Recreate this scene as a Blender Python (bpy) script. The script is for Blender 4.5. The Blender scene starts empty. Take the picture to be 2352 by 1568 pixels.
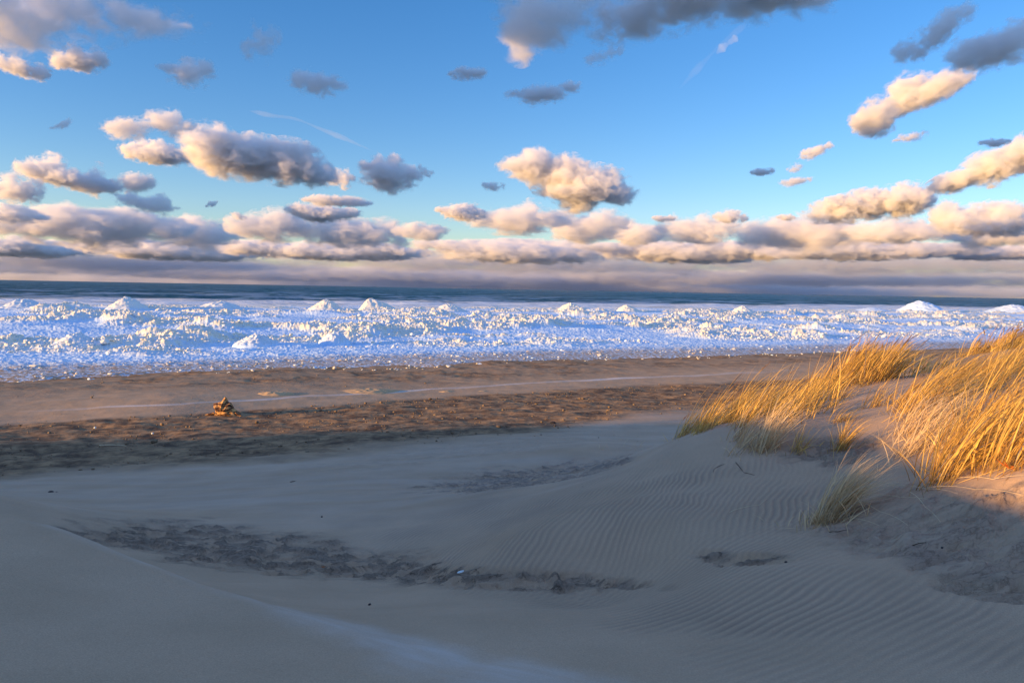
import bpy, bmesh, math, random
import numpy as np
from mathutils import Vector, Matrix

S = bpy.context.scene
C = S.collection
R = math.radians
# ------------------------------------------------------------------ camera, light, exposure
PITCH, ROLL, HCAM, FPX = R(4.04), R(1.04), 5.0, 1699.0
cam = bpy.data.cameras.new('camera'); cam.lens = 26.0; cam.sensor_width = 36.0
cam.clip_start = 0.05; cam.clip_end = 200000.0
cam_ob = bpy.data.objects.new('camera', cam); C.objects.link(cam_ob); S.camera = cam_ob
fwd = Vector((0, math.cos(PITCH), -math.sin(PITCH))); up0 = Vector((0, math.sin(PITCH), math.cos(PITCH)))
rt = Vector((1, 0, 0)) * math.cos(ROLL) + up0 * math.sin(ROLL)
up = up0 * math.cos(ROLL) - Vector((1, 0, 0)) * math.sin(ROLL)
M4 = Matrix((( rt.x, up.x, -fwd.x, 0), (rt.y, up.y, -fwd.y, 0), (rt.z, up.z, -fwd.z, HCAM), (0, 0, 0, 1)))
cam_ob.matrix_world = M4

SUN_EL = 6.5
SUN_DIR = (-0.90, -0.43)                       # horizontal direction towards the sun
az = math.atan2(SUN_DIR[0], SUN_DIR[1])
world = bpy.data.worlds.new('World'); S.world = world; world.use_nodes = True
wt = world.node_tree; bg = wt.nodes['Background']
sky = wt.nodes.new('ShaderNodeTexSky'); sky.sky_type = 'NISHITA'; sky.sun_disc = False
sky.sun_elevation = R(SUN_EL); sky.sun_rotation = az % (2 * math.pi)
sky.air_density = 1.0; sky.dust_density = 0.0; sky.ozone_density = 2.5
hs = wt.nodes.new('ShaderNodeHueSaturation'); hs.inputs['Saturation'].default_value = 1.25; hs.inputs['Value'].default_value = 1.0
mul = wt.nodes.new('ShaderNodeMix'); mul.data_type = 'RGBA'; mul.blend_type = 'MULTIPLY'; mul.inputs[0].default_value = 1
mul.inputs[7].default_value = (0.85, 0.80, 1.0, 1)
wt.links.new(sky.outputs[0], hs.inputs['Color']); wt.links.new(hs.outputs[0], mul.inputs[6])
# added fill light from the unseen sky overhead and behind the camera
gco = wt.nodes.new('ShaderNodeTexCoord'); gsep = wt.nodes.new('ShaderNodeSeparateXYZ'); wt.links.new(gco.outputs['Generated'], gsep.inputs[0])
def wrange(sock, a, b):
    m = wt.nodes.new('ShaderNodeMapRange'); m.interpolation_type = 'SMOOTHSTEP'; wt.links.new(sock, m.inputs[0]); m.inputs[1].default_value = a; m.inputs[2].default_value = b; return m.outputs[0]
gm = wt.nodes.new('ShaderNodeMath'); gm.operation = 'MAXIMUM'; wt.links.new(wrange(gsep.outputs[2], .42, .75), gm.inputs[0]); wt.links.new(wrange(gsep.outputs[1], .1, -.5), gm.inputs[1])
gn = wt.nodes.new('ShaderNodeTexNoise'); gn.inputs['Scale'].default_value = 2.5; gn.inputs['Detail'].default_value = 4; wt.links.new(gco.outputs['Generated'], gn.inputs['Vector'])
gk = wt.nodes.new('ShaderNodeMath'); gk.operation = 'MULTIPLY'; wt.links.new(gm.outputs[0], gk.inputs[0]); wt.links.new(wrange(gn.outputs[0], .3, .6), gk.inputs[1])
sky_fill = wt.nodes.new('ShaderNodeMix'); sky_fill.data_type = 'RGBA'; wt.links.new(gk.outputs[0], sky_fill.inputs[0]); wt.links.new(mul.outputs[2], sky_fill.inputs[6]); sky_fill.inputs[7].default_value = (1.02, 1.62, 3.05, 1)
wt.links.new(sky_fill.outputs[2], bg.inputs[0]); bg.inputs[1].default_value = 0.15
sun = bpy.data.lights.new('sun', 'SUN'); sun.energy = 5.0; sun.angle = R(0.5); sun.color = (1.0, 0.56, 0.18)
sun_ob = bpy.data.objects.new('sun', sun); C.objects.link(sun_ob)
sd = Vector((SUN_DIR[0], SUN_DIR[1], 0)).normalized() * math.cos(R(SUN_EL)); sd.z = math.sin(R(SUN_EL))
sun_ob.rotation_euler = sd.to_track_quat('Z', 'Y').to_euler(); sun_ob.location = (-30, -20, 30)
vs = S.view_settings; vs.view_transform = 'Standard'; vs.look = 'None'; vs.gamma = 1; vs.exposure = 1.05
S.cycles.use_denoising = True
S.cycles.max_bounces = 12; S.cycles.volume_bounces = 8; S.cycles.diffuse_bounces = 3
S.cycles.transparent_max_bounces = 16

# ------------------------------------------------------------------ maths helpers
def ray(px, py):
    """direction through photo pixel (2352 x 1568 grid), world space"""
    return fwd + rt * ((px - 1176.0) / FPX) + up * (-(py - 784.0) / FPX)
def W(px, py, Y):
    d = ray(px, py); return Vector((0, 0, HCAM)) + d * (Y / d.y)
def project(x, y, z):
    dx, dy, dz = x, y, z - HCAM
    f = dx * fwd.x + dy * fwd.y + dz * fwd.z; f = np.where(f < 1e-3, 1e-3, f)
    return (1176 + FPX * (dx * rt.x + dy * rt.y + dz * rt.z) / f, 784 - FPX * (dx * up.x + dy * up.y + dz * up.z) / f)
def sstep(a, b, v):
    t = np.clip((v - a) / (b - a), 0, 1); return t * t * (3 - 2 * t)
_rs = np.random.RandomState(7)
_perm = np.concatenate([_rs.permutation(256)] * 3)
_ga = _rs.rand(256) * 2 * np.pi; _gx, _gy = np.cos(_ga), np.sin(_ga)
def n2(x, y):
    x = np.asarray(x, float); y = np.asarray(y, float)
    xi = np.floor(x).astype(int); yi = np.floor(y).astype(int); fx = x - xi; fy = y - yi; xi &= 255; yi &= 255
    u = fx * fx * fx * (fx * (fx * 6 - 15) + 10); v = fy * fy * fy * (fy * (fy * 6 - 15) + 10)
    def g(i, j, a, b):
        h = _perm[_perm[(xi + i) & 255] + ((yi + j) & 255)]; return _gx[h] * a + _gy[h] * b
    a = g(0, 0, fx, fy); b = g(1, 0, fx - 1, fy); c = g(0, 1, fx, fy - 1); d = g(1, 1, fx - 1, fy - 1)
    return 1.5 * (a + u * (b - a) + v * (c - a + u * (a - b - c + d)))
def fbm(x, y, o=4, g=.5):
    s = 0; a = 1.0
    for k in range(o):
        s = s + a * n2(x * 2 ** k + 17.3 * k, y * 2 ** k - 9.1 * k); a *= g
    return s
_g3 = _rs.randn(256, 3); _g3 /= np.linalg.norm(_g3, axis=1)[:, None]
def n3(P):
    I = np.floor(P).astype(int); F = P - I; I &= 255; U = F * F * F * (F * (F * 6 - 15) + 10)
    out = 0
    for i in (0, 1):
        for j in (0, 1):
            for k in (0, 1):
                h = _perm[_perm[_perm[(I[:, 0] + i) & 255] + ((I[:, 1] + j) & 255)] + ((I[:, 2] + k) & 255)]
                w = (U[:, 0] if i else 1 - U[:, 0]) * (U[:, 1] if j else 1 - U[:, 1]) * (U[:, 2] if k else 1 - U[:, 2])
                out = out + w * ((F - np.array([i, j, k])) * _g3[h]).sum(1)
    return out * 1.5
def inpoly(px, py, poly):
    c = np.zeros(np.shape(px), bool); n = len(poly)
    for i in range(n):
        x0, y0 = poly[i]; x1, y1 = poly[(i + 1) % n]
        if y0 == y1: continue
        hit = ((y0 > py) != (y1 > py)) & (px < (x1 - x0) * (py - y0) / (y1 - y0) + x0); c ^= hit
    return c
def ell(px, py, cx, cy, rx, ry, rot=0):
    a = R(rot); dx = px - cx; dy = py - cy
    return np.sqrt(((dx * math.cos(a) + dy * math.sin(a)) / rx) ** 2 + ((-dx * math.sin(a) + dy * math.cos(a)) / ry) ** 2)

# ------------------------------------------------------------------ object helpers
def grid_mesh(name, X, Y, Z, mat, attrs=None, smooth=True):
    nr, nc = X.shape
    me = bpy.data.meshes.new(name); nv = nr * nc
    me.vertices.add(nv); co = np.stack([X, Y, Z], -1).astype(np.float32).reshape(-1); me.vertices.foreach_set('co', co)
    idx = np.arange(nv).reshape(nr, nc)
    q = np.stack([idx[:-1, :-1], idx[:-1, 1:], idx[1:, 1:], idx[1:, :-1]], -1).reshape(-1, 4)[:, ::-1]
    nf = len(q); me.loops.add(nf * 4); me.loops.foreach_set('vertex_index', q.reshape(-1).astype(np.int32))
    me.polygons.add(nf); me.polygons.foreach_set('loop_start', np.arange(0, nf * 4, 4, dtype=np.int32))
    me.polygons.foreach_set('use_smooth', np.full(nf, smooth))
    me.update(calc_edges=True)
    for k, v in (attrs or {}).items():
        a = me.attributes.new(k, 'FLOAT', 'POINT'); a.data.foreach_set('value', v.astype(np.float32).reshape(-1))
    me.materials.append(mat); ob = bpy.data.objects.new(name, me); C.objects.link(ob); return ob
def raw_mesh(name, V, F, mat, smooth=True, attrs=None, parent=None):
    """V (n,3), F (m,k) equal-sided faces"""
    V = np.asarray(V, np.float32); F = np.asarray(F, np.int32)
    me = bpy.data.meshes.new(name); me.vertices.add(len(V)); me.vertices.foreach_set('co', V.reshape(-1))
    k = F.shape[1]; me.loops.add(F.size); me.loops.foreach_set('vertex_index', F.reshape(-1))
    me.polygons.add(len(F)); me.polygons.foreach_set('loop_start', np.arange(0, F.size, k, dtype=np.int32))
    me.polygons.foreach_set('use_smooth', np.full(len(F), smooth)); me.update(calc_edges=True)
    for a_, v in (attrs or {}).items():
        a = me.attributes.new(a_, 'FLOAT', 'POINT'); a.data.foreach_set('value', np.asarray(v, np.float32).reshape(-1))
    me.materials.append(mat); ob = bpy.data.objects.new(name, me); C.objects.link(ob)
    if parent: ob.parent = parent
    return ob
def tag(o, label=None, cat=None, group=None, kind=None):
    if label: o['label'] = label
    if cat: o['category'] = cat
    if group: o['group'] = group
    if kind: o['kind'] = kind
    return o
class NT:
    def __init__(s, name):
        s.m = bpy.data.materials.new(name); s.m.use_nodes = True; s.t = s.m.node_tree; s.t.nodes.clear()
        s.out = s.t.nodes.new('ShaderNodeOutputMaterial')
    def n(s, kind, **kw):
        x = s.t.nodes.new('ShaderNode' + kind)
        for k, v in kw.items():
            if k.startswith('_'): setattr(x, k[1:], v)
            else: s.put(x.inputs[k.replace('__', ' ')], v)
        return x
    def put(s, inp, v):
        if isinstance(v, bpy.types.NodeSocket): s.t.links.new(v, inp)
        else: inp.default_value = v
    def math(s, op, a, b=0.0, c=None):
        m = s.n('Math', _operation=op); s.put(m.inputs[0], a); s.put(m.inputs[1], b)
        if c is not None: s.put(m.inputs[2], c)
        return m.outputs[0]
    def mix(s, f, a, b, mode='MIX'):
        m = s.n('Mix', _data_type='RGBA', _blend_type=mode); s.put(m.inputs[0], f); s.put(m.inputs[6], a); s.put(m.inputs[7], b); return m.outputs[2]
    def attr(s, name): return s.n('Attribute', _attribute_name=name).outputs['Fac']
    def noise(s, vec, scale, detail=3.0, rough=.5):
        return s.n('TexNoise', Vector=vec, Scale=scale, Detail=detail, Roughness=rough).outputs[0]
    def ramp(s, v, a, b, lo=0.0, hi=1.0):
        m = s.n('MapRange', Value=v); m.inputs[1].default_value = a; m.inputs[2].default_value = b; m.inputs[3].default_value = lo; m.inputs[4].default_value = hi
        return m.outputs[0]
    def pos(s): return s.n('NewGeometry').outputs['Position']
    def objc(s): return s.n('TexCoord').outputs['Object']
    def pbsdf(s, col, rough=.9, spec=.2, normal=None, **kw):
        p = s.n('BsdfPrincipled'); s.put(p.inputs['Base Color'], col); s.put(p.inputs['Roughness'], rough); s.put(p.inputs['Specular IOR Level'], spec)
        if normal is not None: s.put(p.inputs['Normal'], normal)
        for k, v in kw.items(): s.put(p.inputs[k.replace('__', ' ')], v)
        s.t.links.new(p.outputs[0], s.out.inputs['Surface']); return p
    def bump(s, h, strength, dist):
        return s.n('Bump', Height=h, Strength=strength, Distance=dist).outputs[0]

# ------------------------------------------------------------------ materials
# sand: pale dry sand, damp dark crust, stony brown beach, frozen runnel with painted dust glow
t = NT('sand'); p = t.pos()
g1 = t.noise(p, 130.0, 3.0, .8); g2 = t.noise(p, 1.3, 4.0); g3 = t.noise(p, 35.0, 3.0, .6)
dry = t.mix(t.ramp(g2, .35, .65), (.50, .35, .225, 1), (.555, .39, .255, 1))
dry = t.mix(t.ramp(g1, .3, .7), t.mix(1.0, dry, (.66, .65, .64, 1), 'MULTIPLY'), dry)
pm = t.n('Mapping', Vector=p); pm.inputs['Rotation'].default_value = (0, 0, R(12)); pm.inputs['Scale'].default_value = (3.2, 6.5, 1.0)
nq = t.n('TexNoise', Vector=pm.outputs[0], Scale=1.0, Detail=7.0, Roughness=.52, Distortion=.5).outputs[0]
nr2 = t.n('TexNoise', Vector=pm.outputs[0], Scale=2.3, Detail=6.0, Roughness=.55, Distortion=.7).outputs[0]
st_a = t.ramp(nq, .455, .475); st_b = t.ramp(nq, .53, .545); st_c = t.ramp(nr2, .50, .52); plates = t.math('ADD', t.math('ADD', st_a, st_b), t.math('MULTIPLY', st_c, .6))
edge = t.math('MULTIPLY', t.ramp(nq, .435, .455), t.ramp(nq, .475, .457)); edge2 = t.math('MULTIPLY', t.ramp(nr2, .485, .50), t.ramp(nr2, .525, .505))
crust = t.mix(t.ramp(g3, .35, .65), (.17, .125, .090, 1), (.235, .175, .125, 1))
crust = t.mix(t.math('MULTIPLY', st_c, .5), crust, (.30, .22, .155, 1))
crust = t.mix(t.math('MULTIPLY', t.math('MAXIMUM', edge, edge2), .75), crust, (.075, .055, .04, 1))
brown = t.mix(t.ramp(t.noise(p, 1.9, 5.0, .6), .35, .65), (.29, .205, .145, 1), (.37, .265, .185, 1))
stony = t.mix(t.ramp(t.noise(p, 1.4, 8.0, .7), .4, .62), (.10, .065, .042, 1), (.34, .22, .12, 1))
beach = t.mix(t.ramp(g2, .35, .65), (.38, .265, .165, 1), (.45, .315, .20, 1))
dry = t.mix(t.math('MULTIPLY', t.attr('rip'), .85), dry, (.30, .215, .15, 1))  # ripple troughs darkened in colour to stand for their weak shading
col = t.mix(t.attr('beach'), dry, beach)
brown = t.mix(t.math('MULTIPLY', t.math('MAXIMUM', edge, edge2), .45), brown, (.14, .095, .065, 1)); brown = t.mix(t.math('MULTIPLY', st_b, .5), brown, (.44, .325, .22, 1))
col = t.mix(t.attr('brown'), col, brown)
col = t.mix(t.attr('stony'), col, stony)
col = t.mix(t.math('MULTIPLY', t.attr('crust'), t.ramp(t.math('ADD', st_a, t.math('MULTIPLY', st_c, .4)), 0, 1, .22, 1.1)), col, crust)
col = t.mix(t.attr('frost_and_glow'), col, (.64, .60, .56, 1))
hh = t.math('ADD', t.math('ADD', t.math('MULTIPLY', g1, .25), g3), t.math('MULTIPLY', t.math('MULTIPLY', plates, -4.0), t.math('MAXIMUM', t.attr('crust'), t.attr('brown'))))
t.pbsdf(col, .95, .1, t.bump(hh, .5, .004)); SAND = t.m
# ice
t = NT('ice'); p = t.pos()
i1 = t.noise(p, .9, 5.0, .6); i2 = t.noise(p, 4.0, 5.0, .65)
c = t.mix(t.ramp(i1, .35, .65), (.44, .65, .94, 1), (.60, .77, .95, 1))
dirt = t.math('MULTIPLY', t.attr('dirt'), t.ramp(i2, .35, .55))
c = t.mix(dirt, c, (.33, .24, .16, 1))
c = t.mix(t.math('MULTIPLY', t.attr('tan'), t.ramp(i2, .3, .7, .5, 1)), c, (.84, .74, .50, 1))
t.pbsdf(c, .7, .3, t.bump(i2, .6, .12)); ICE = t.m
# water
t = NT('water'); p = t.pos()
mp = t.n('Mapping', Vector=p); mp.inputs['Rotation'].default_value = (0, 0, R(-24)); mp.inputs['Scale'].default_value = (.25, 1, 1)
w1 = t.noise(mp.outputs[0], .35, 5.0, .6); w2 = t.noise(mp.outputs[0], 1.6, 4.0, .6); w3 = t.noise(mp.outputs[0], .012, 4.0, .6)
mp2 = t.n('Mapping', Vector=p); mp2.inputs['Rotation'].default_value = (0, 0, R(-26)); mp2.inputs['Scale'].default_value = (.8, .7, 1)
wa = t.noise(mp2.outputs[0], .026, 6.0, .68); wb2 = t.noise(mp2.outputs[0], .004, 5.0, .65)
wc = t.mix(t.ramp(wb2, .38, .62), (.006, .060, .070, 1), (.010, .075, .115, 1))
wc = t.mix(t.math('MULTIPLY', t.ramp(wa, .48, .55, 0, .95), t.ramp(t.attr('caps'), 0, 1, 1, .25)), wc, (.20, .29, .40, 1))
wc = t.mix(t.ramp(wa, .50, .36, 0, .7), wc, (.004, .030, .050, 1))
sl = t.attr('slush')
caps = t.math('MULTIPLY', t.ramp(t.noise(mp.outputs[0], .07, 7.0, .75), .655, .68), t.attr('caps'))
wc = t.mix(t.math('MAXIMUM', sl, caps), wc, (.78, .84, .90, 1))
bh = t.math('ADD', t.math('MULTIPLY', w1, 1.0), t.math('MULTIPLY', w2, .3))
t.pbsdf(wc, t.ramp(sl, 0, 1, .42, .8), .16, t.bump(bh, 1.0, 1.4)); WATER = t.m
# grass
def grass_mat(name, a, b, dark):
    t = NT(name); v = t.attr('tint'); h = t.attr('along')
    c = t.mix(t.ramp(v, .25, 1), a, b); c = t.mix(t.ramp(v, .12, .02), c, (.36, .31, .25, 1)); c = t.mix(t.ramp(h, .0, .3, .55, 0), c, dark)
    c = t.mix(t.attr('plume'), c, (.20, .105, .045, 1))
    d = t.n('BsdfDiffuse', Color=c); tr = t.n('BsdfTranslucent', Color=c); gl = t.n('BsdfGlossy', Color=(.9, .8, .6, 1), Roughness=.45)
    m = t.n('MixShader'); m.inputs[0].default_value = .35; t.put(m.inputs[1], d.outputs[0]); t.put(m.inputs[2], tr.outputs[0])
    m2 = t.n('MixShader'); m2.inputs[0].default_value = .05; t.put(m2.inputs[1], m.outputs[0]); t.put(m2.inputs[2], gl.outputs[0])
    t.t.links.new(m2.outputs[0], t.out.inputs['Surface']); return t.m
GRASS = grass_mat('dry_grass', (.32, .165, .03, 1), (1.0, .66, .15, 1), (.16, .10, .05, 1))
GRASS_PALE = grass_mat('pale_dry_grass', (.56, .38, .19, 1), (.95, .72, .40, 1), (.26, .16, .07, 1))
def simple(name, a, b, scale=8.0, rough=.85, bumpd=.01, spec=.2):
    t = NT(name); p = t.objc(); n = t.noise(p, scale, 5.0, .65)
    t.pbsdf(t.mix(t.ramp(n, .35, .65), a, b), rough, spec, t.bump(n, .6, bumpd)); return t.m
STONE = simple('pebble_stone', (.08, .058, .04, 1), (.31, .215, .13, 1), 9, bumpd=.003)
DARKSTONE = simple('dark_stone', (.03, .03, .032, 1), (.07, .06, .06, 1), 60, bumpd=.002)
t = NT('driftwood'); p = t.objc(); mp = t.n('Mapping', Vector=p); mp.inputs['Rotation'].default_value = (0, R(-38), 0); mp.inputs['Scale'].default_value = (2.2, 5, 11)
n = t.noise(mp.outputs[0], 1.5, 5.0, .65)
t.pbsdf(t.mix(t.ramp(n, .47, .56), (.055, .017, .008, 1), (.60, .33, .12, 1)), .7, .3, t.bump(n, .9, .03)); WOOD = t.m
TWIG = simple('twig_bark', (.05, .032, .022, 1), (.11, .075, .05, 1), 50, bumpd=.002)
STRAW = simple('straw', (.55, .42, .25, 1), (.72, .58, .38, 1), 40, bumpd=.001)
LEAF = simple('dead_leaf', (.28, .075, .02, 1), (.42, .13, .03, 1), 30, bumpd=.003)
SHARD = simple('pale_shell', (.55, .62, .62, 1), (.72, .78, .76, 1), 30, bumpd=.001)
OCHRE = simple('ochre_sand', (.44, .30, .16, 1), (.52, .36, .20, 1), 6, bumpd=.01)

# ------------------------------------------------------------------ terrain heights
CT = []
for px, py, Y in [
    (1176, 1568, 3.1), (2352, 1568, 3.0), (0, 1568, 2.7), (1700, 1568, 3.05), (600, 1568, 3.0),
    (0, 1240, 5.6), (170, 1290, 5.1), (330, 1360, 4.7), (600, 1440, 4.15), (0, 1400, 3.7), (300, 1500, 3.3), (900, 1510, 3.55),
    (60, 1225, 8.0), (330, 1250, 8.2), (600, 1250, 8.3), (1000, 1320, 6.9), (1400, 1335, 5.9), (650, 1340, 6.7), (450, 1330, 7.0),
    (200, 1170, 11.5), (800, 1190, 10.0), (1100, 1138, 10.6), (1300, 1105, 10.6), (1450, 1066, 10.6), (1545, 1012, 11.0),
    (700, 1130, 13.0), (1150, 1105, 14.2), (1350, 1080, 14.0), (1400, 1020, 18), (1176, 1060, 17), (1000, 1000, 22.5), (1500, 955, 27.5),
    (0, 1110, 16.0), (400, 1100, 16.5), (0, 1060, 19.3), (500, 1050, 19.5), (0, 975, 26.0), (550, 955, 28.5), (1000, 900, 37), (1500, 885, 41),
    (0, 880, 36.5), (600, 850, 43), (1176, 830, 51), (1700, 815, 60),
    (1900, 1205, 5.7), (1700, 1300, 5.0), (1600, 1150, 7.0), (1640, 990, 9.5), (1750, 1045, 8.3), (2050, 1130, 6.0), (2145, 1122, 5.6),
    (2352, 1100, 5.0), (1900, 1010, 8.4), (2000, 935, 10.2), (2100, 865, 13.0), (2200, 822, 16.5), (2340, 792, 20.5), (1850, 950, 10.6), (1930, 880, 13.6),
    (2352, 900, 9.0), (2300, 980, 7.2), (2352, 840, 13),
    (2352, 1370, 3.8), (2200, 1250, 4.6), (1176, 1410, 4.3), (1176, 1250, 6.6), (1176, 1185, 8.6), (800, 1400, 5.2), (1500, 1200, 6.4), (1450, 1450, 3.9), (1900, 1420, 3.85)]:
    v = W(px, py, Y); CT.append((v.x, v.y, v.z))
CT += [(2.4, 15.5, 1.1), (5.2, 18.5, 1.0), (8.5, 22.5, .9), (13, 27.5, .7), (12, 34, .3), (20, 38, .3), (18, 27, 2.6), (22, 20, 3.9), (16, 12, 4.2), (9, 6, 4.0), (6, 3, 3.7), (9, 0, 3.6),
       (0, 0, 3.42), (-2.2, 1, 3.5), (-4.5, 5, 3.3), (-6.5, 8.5, 2.5), (-9, 11.5, 1.5), (-6, 3, 3.6), (0, -5, 3.4), (4, -4, 3.4), (-6, -4, 3.6), (30, 30, 2.2), (40, 24, 3.5), (35, 45, .3),
       (-30, 25, .2), (-40, 10, .5), (-25, 35, .1), (55, 78, .05), (-60, 20, 0), (45, 62, .2), (0, -30, 3), (-50, -20, 1.5), (60, 10, 3), (25, 55, .2), (-14, 30, .1)]
CT = np.array(CT)
def _phi(d2): return np.sqrt(d2 + .8)
_A = _phi(((CT[:, None, :2] - CT[None, :, :2]) ** 2).sum(-1)); _n = len(CT)
_P = np.c_[np.ones(_n), CT[:, :2] / 50]
_M = np.block([[_A - np.eye(_n) * .004, _P], [_P.T, np.zeros((3, 3))]])
_w = np.linalg.solve(_M, np.r_[CT[:, 2], 0, 0, 0])
sh = np.array(SUN_DIR); sh = sh / np.linalg.norm(sh); TE = math.tan(R(SUN_EL))
def su(x, y): return -(x * sh[0] + y * sh[1]), (x * sh[1] - y * sh[0])    # s: away from the sun, u: across
def base_h(x, y):
    x = np.asarray(x, float); y = np.asarray(y, float); o = np.zeros(x.shape)
    for k in range(_n): o += _w[k] * _phi((x - CT[k, 0]) ** 2 + (y - CT[k, 1]) ** 2)
    o += _w[_n] + _w[_n + 1] * x / 50 + _w[_n + 2] * y / 50
    s, u = su(x, y)
    # a long dune ridge to the left of and behind the camera, between it and the sun
    crest = np.interp(u, [-60, -10, 3, 7, 10, 16, 21.0, 24.5, 27, 33, 60], [5.95, 6.12, 6.20, 6.16, 5.6, 5.0, 4.2, 2.4, 1.0, .4, .1])
    crest = crest + .30 * n2(u * .35 + 3, s * .05) * sstep(30, 20, u) * sstep(6, 12, u)
    prof = np.exp(-((s + 17 + 1.2 * n2(u * .12, 5.0)) / 5.0) ** 2)
    o = o * (1 - prof) + np.maximum(o, crest) * prof
    return o
def shore(x, y):       # distance out from the shoreline
    return (y - 52.0 - .5 * x) / 1.118 + 1.4 * n2(x * .06, y * .06) + .5 * n2(x * .3, y * .3)
def hit(px, py):
    d = ray(px, py); ts = np.geomspace(1.5, 90, 700) / d.y
    X = d.x * ts; Y = d.y * ts; Z = HCAM + d.z * ts; g = base_h(X, Y)
    k = np.where(Z < g)[0]
    if not len(k): k = [len(ts) - 1]
    k = max(int(k[0]), 1); a = Z[k - 1] - g[k - 1]; b = g[k] - Z[k]; f = a / max(a + b, 1e-9)
    tt = ts[k - 1] + (ts[k] - ts[k - 1]) * f; return Vector((d.x * tt, d.y * tt, HCAM + d.z * tt))

# polar grid round the camera's standing place
th_in = np.arange(-41, 41.001, .055); th = np.r_[np.arange(-180, -41, 1.0), th_in, np.arange(41.5, 180.1, 1.0)]
rr = np.r_[np.geomspace(1.1, 2.55, 30), np.geomspace(2.6, 110, 1320)]
TH, RR = np.meshgrid(R(1) * th, rr); GX = RR * np.sin(TH); GY = RR * np.cos(TH)
# base heights on a coarser grid, interpolated
thc = np.unique(np.r_[np.arange(-180, -41, 2.0), np.arange(-41, 41.01, .5), np.arange(41, 181, 2.0)]); rc = np.geomspace(1.1, 110, 260)
TC, RC = np.meshgrid(R(1) * thc, rc); HC = base_h(RC * np.sin(TC), RC * np.cos(TC))
tmp = np.stack([np.interp(th, thc, HC[i]) for i in range(len(rc))])
fi = np.interp(np.log(rr), np.log(rc), np.arange(len(rc))); i0 = np.clip(fi.astype(int), 0, len(rc) - 2); f = (fi - i0)[:, None]
def cr(a, b, c_, d, t_): return b + .5 * t_ * (c_ - a + t_ * (2 * a - 5 * b + 4 * c_ - d + t_ * (3 * (b - c_) + d - a)))
im, i2_, i3 = np.clip(i0 - 1, 0, None), i0 + 1, np.clip(i0 + 2, None, len(rc) - 1)
Z = cr(tmp[im], tmp[i0], tmp[i2_], tmp[i3], f)
PX, PY = project(GX, GY, Z); PX = np.where(GY > .5, PX, -9999)
D = shore(GX, GY)
wob = 14 * fbm(GX * .5, GY * .5, 3)                       # ragged patch outlines
wf = np.clip(GY / 20, .15, 1)
# stony band on the beach
lo = np.interp(PX, [-200, 0, 150, 380, 640, 900, 1176, 1400, 1560, 1900], [1125, 1103, 1090, 1072, 1058, 1030, 1000, 968, 948, 920])
hi = np.interp(PX, [-200, 0, 300, 560, 900, 1176, 1400, 1560, 1900], [985, 976, 958, 944, 918, 902, 890, 882, 868])
far = (GY > 13)
wb = 7 * fbm(GX * .25, GY * .4, 4)
stony = sstep(hi - 3, hi + 4, PY + wb * .5) * sstep(lo + 10, lo - 22, PY + wb * 1.3) * far
beachm = sstep(lo + 8, lo - 12, PY + wb) * far
beachm = np.where(np.abs(th)[None, :] > 41, sstep(17, 21, GY), beachm)
# second, thinner pebbly band against the ice
st2 = sstep(-11, -5, D) * sstep(3, 0, D) * (.45 + .4 * sstep(-.1, .3, fbm(GX * .4, GY * .4, 3)))
stony = np.clip(stony + st2, 0, 1)
# damp eroded crust showing through the drifted sand
def patch(cx, cy, rx, ry, rot=0, soft=.35):
    e = ell(PX, PY, cx, cy, rx, ry, rot); n = fbm(GX * 1.1 + cx, GY * 1.8, 4) * .55
    return sstep(1 + soft, 1 - soft, e + n * .8)
near = GY < 13
cr1 = np.maximum.reduce([patch(420, 1235, 330, 34, 3), patch(640, 1272, 360, 38, 5), patch(1000, 1318, 330, 26, 4), patch(1300, 1330, 200, 14, 4)]) * near
cr2 = patch(1700, 1284, 125, 18, 2, .25) * near
cr3 = np.maximum(patch(1190, 1098, 210, 26, -7), patch(1380, 1075, 90, 16, -14)) * (GY > 10.9)
cr4 = patch(1910, 1030, 95, 36, -4, .25) * near
cr5 = np.maximum(patch(2190, 1265, 290, 62, 8, .3), patch(2240, 1180, 230, 70, 0, .3)) * near
cr6 = patch(2300, 1350, 120, 30, 6, .25) * near
cr7 = patch(1060, 1035, 330, 20, -7) * .45 * (GY > 10)
fl = fbm(GX * 3.2 + .6 * n2(GX * 3, GY * 3), GY * 6.0 + .5 * n2(GY * 2, GX * 2), 4, .5)   # flaky layers
terr = np.floor(fl * 5 + .5) / 5 * .6 + fl * .4
cover = .15 + .65 * sstep(-.28, -.22, fl) * (.45 + .55 * sstep(.0, .05, fl)) + .35 * sstep(.28, .32, fl)                           # sand drifts lie over part of each patch
crust = np.clip(cr1 * (.35 + .65 * cover) + .8 * cr2 * cover + .75 * cr3 * cover + .65 * cr4 + .50 * cr6 + .45 * cr7 * cover, 0, 1)
brown = np.clip(cr5 * (.55 + .45 * cover) + cr4 * .3, 0, 1)
anyp = np.clip(cr1 + cr2 + cr3 + cr4 * .9 + cr5 * .9 + cr6 + cr7 * .5, 0, 1)
Z = Z - .03 * anyp + anyp * .06 * terr
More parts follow.
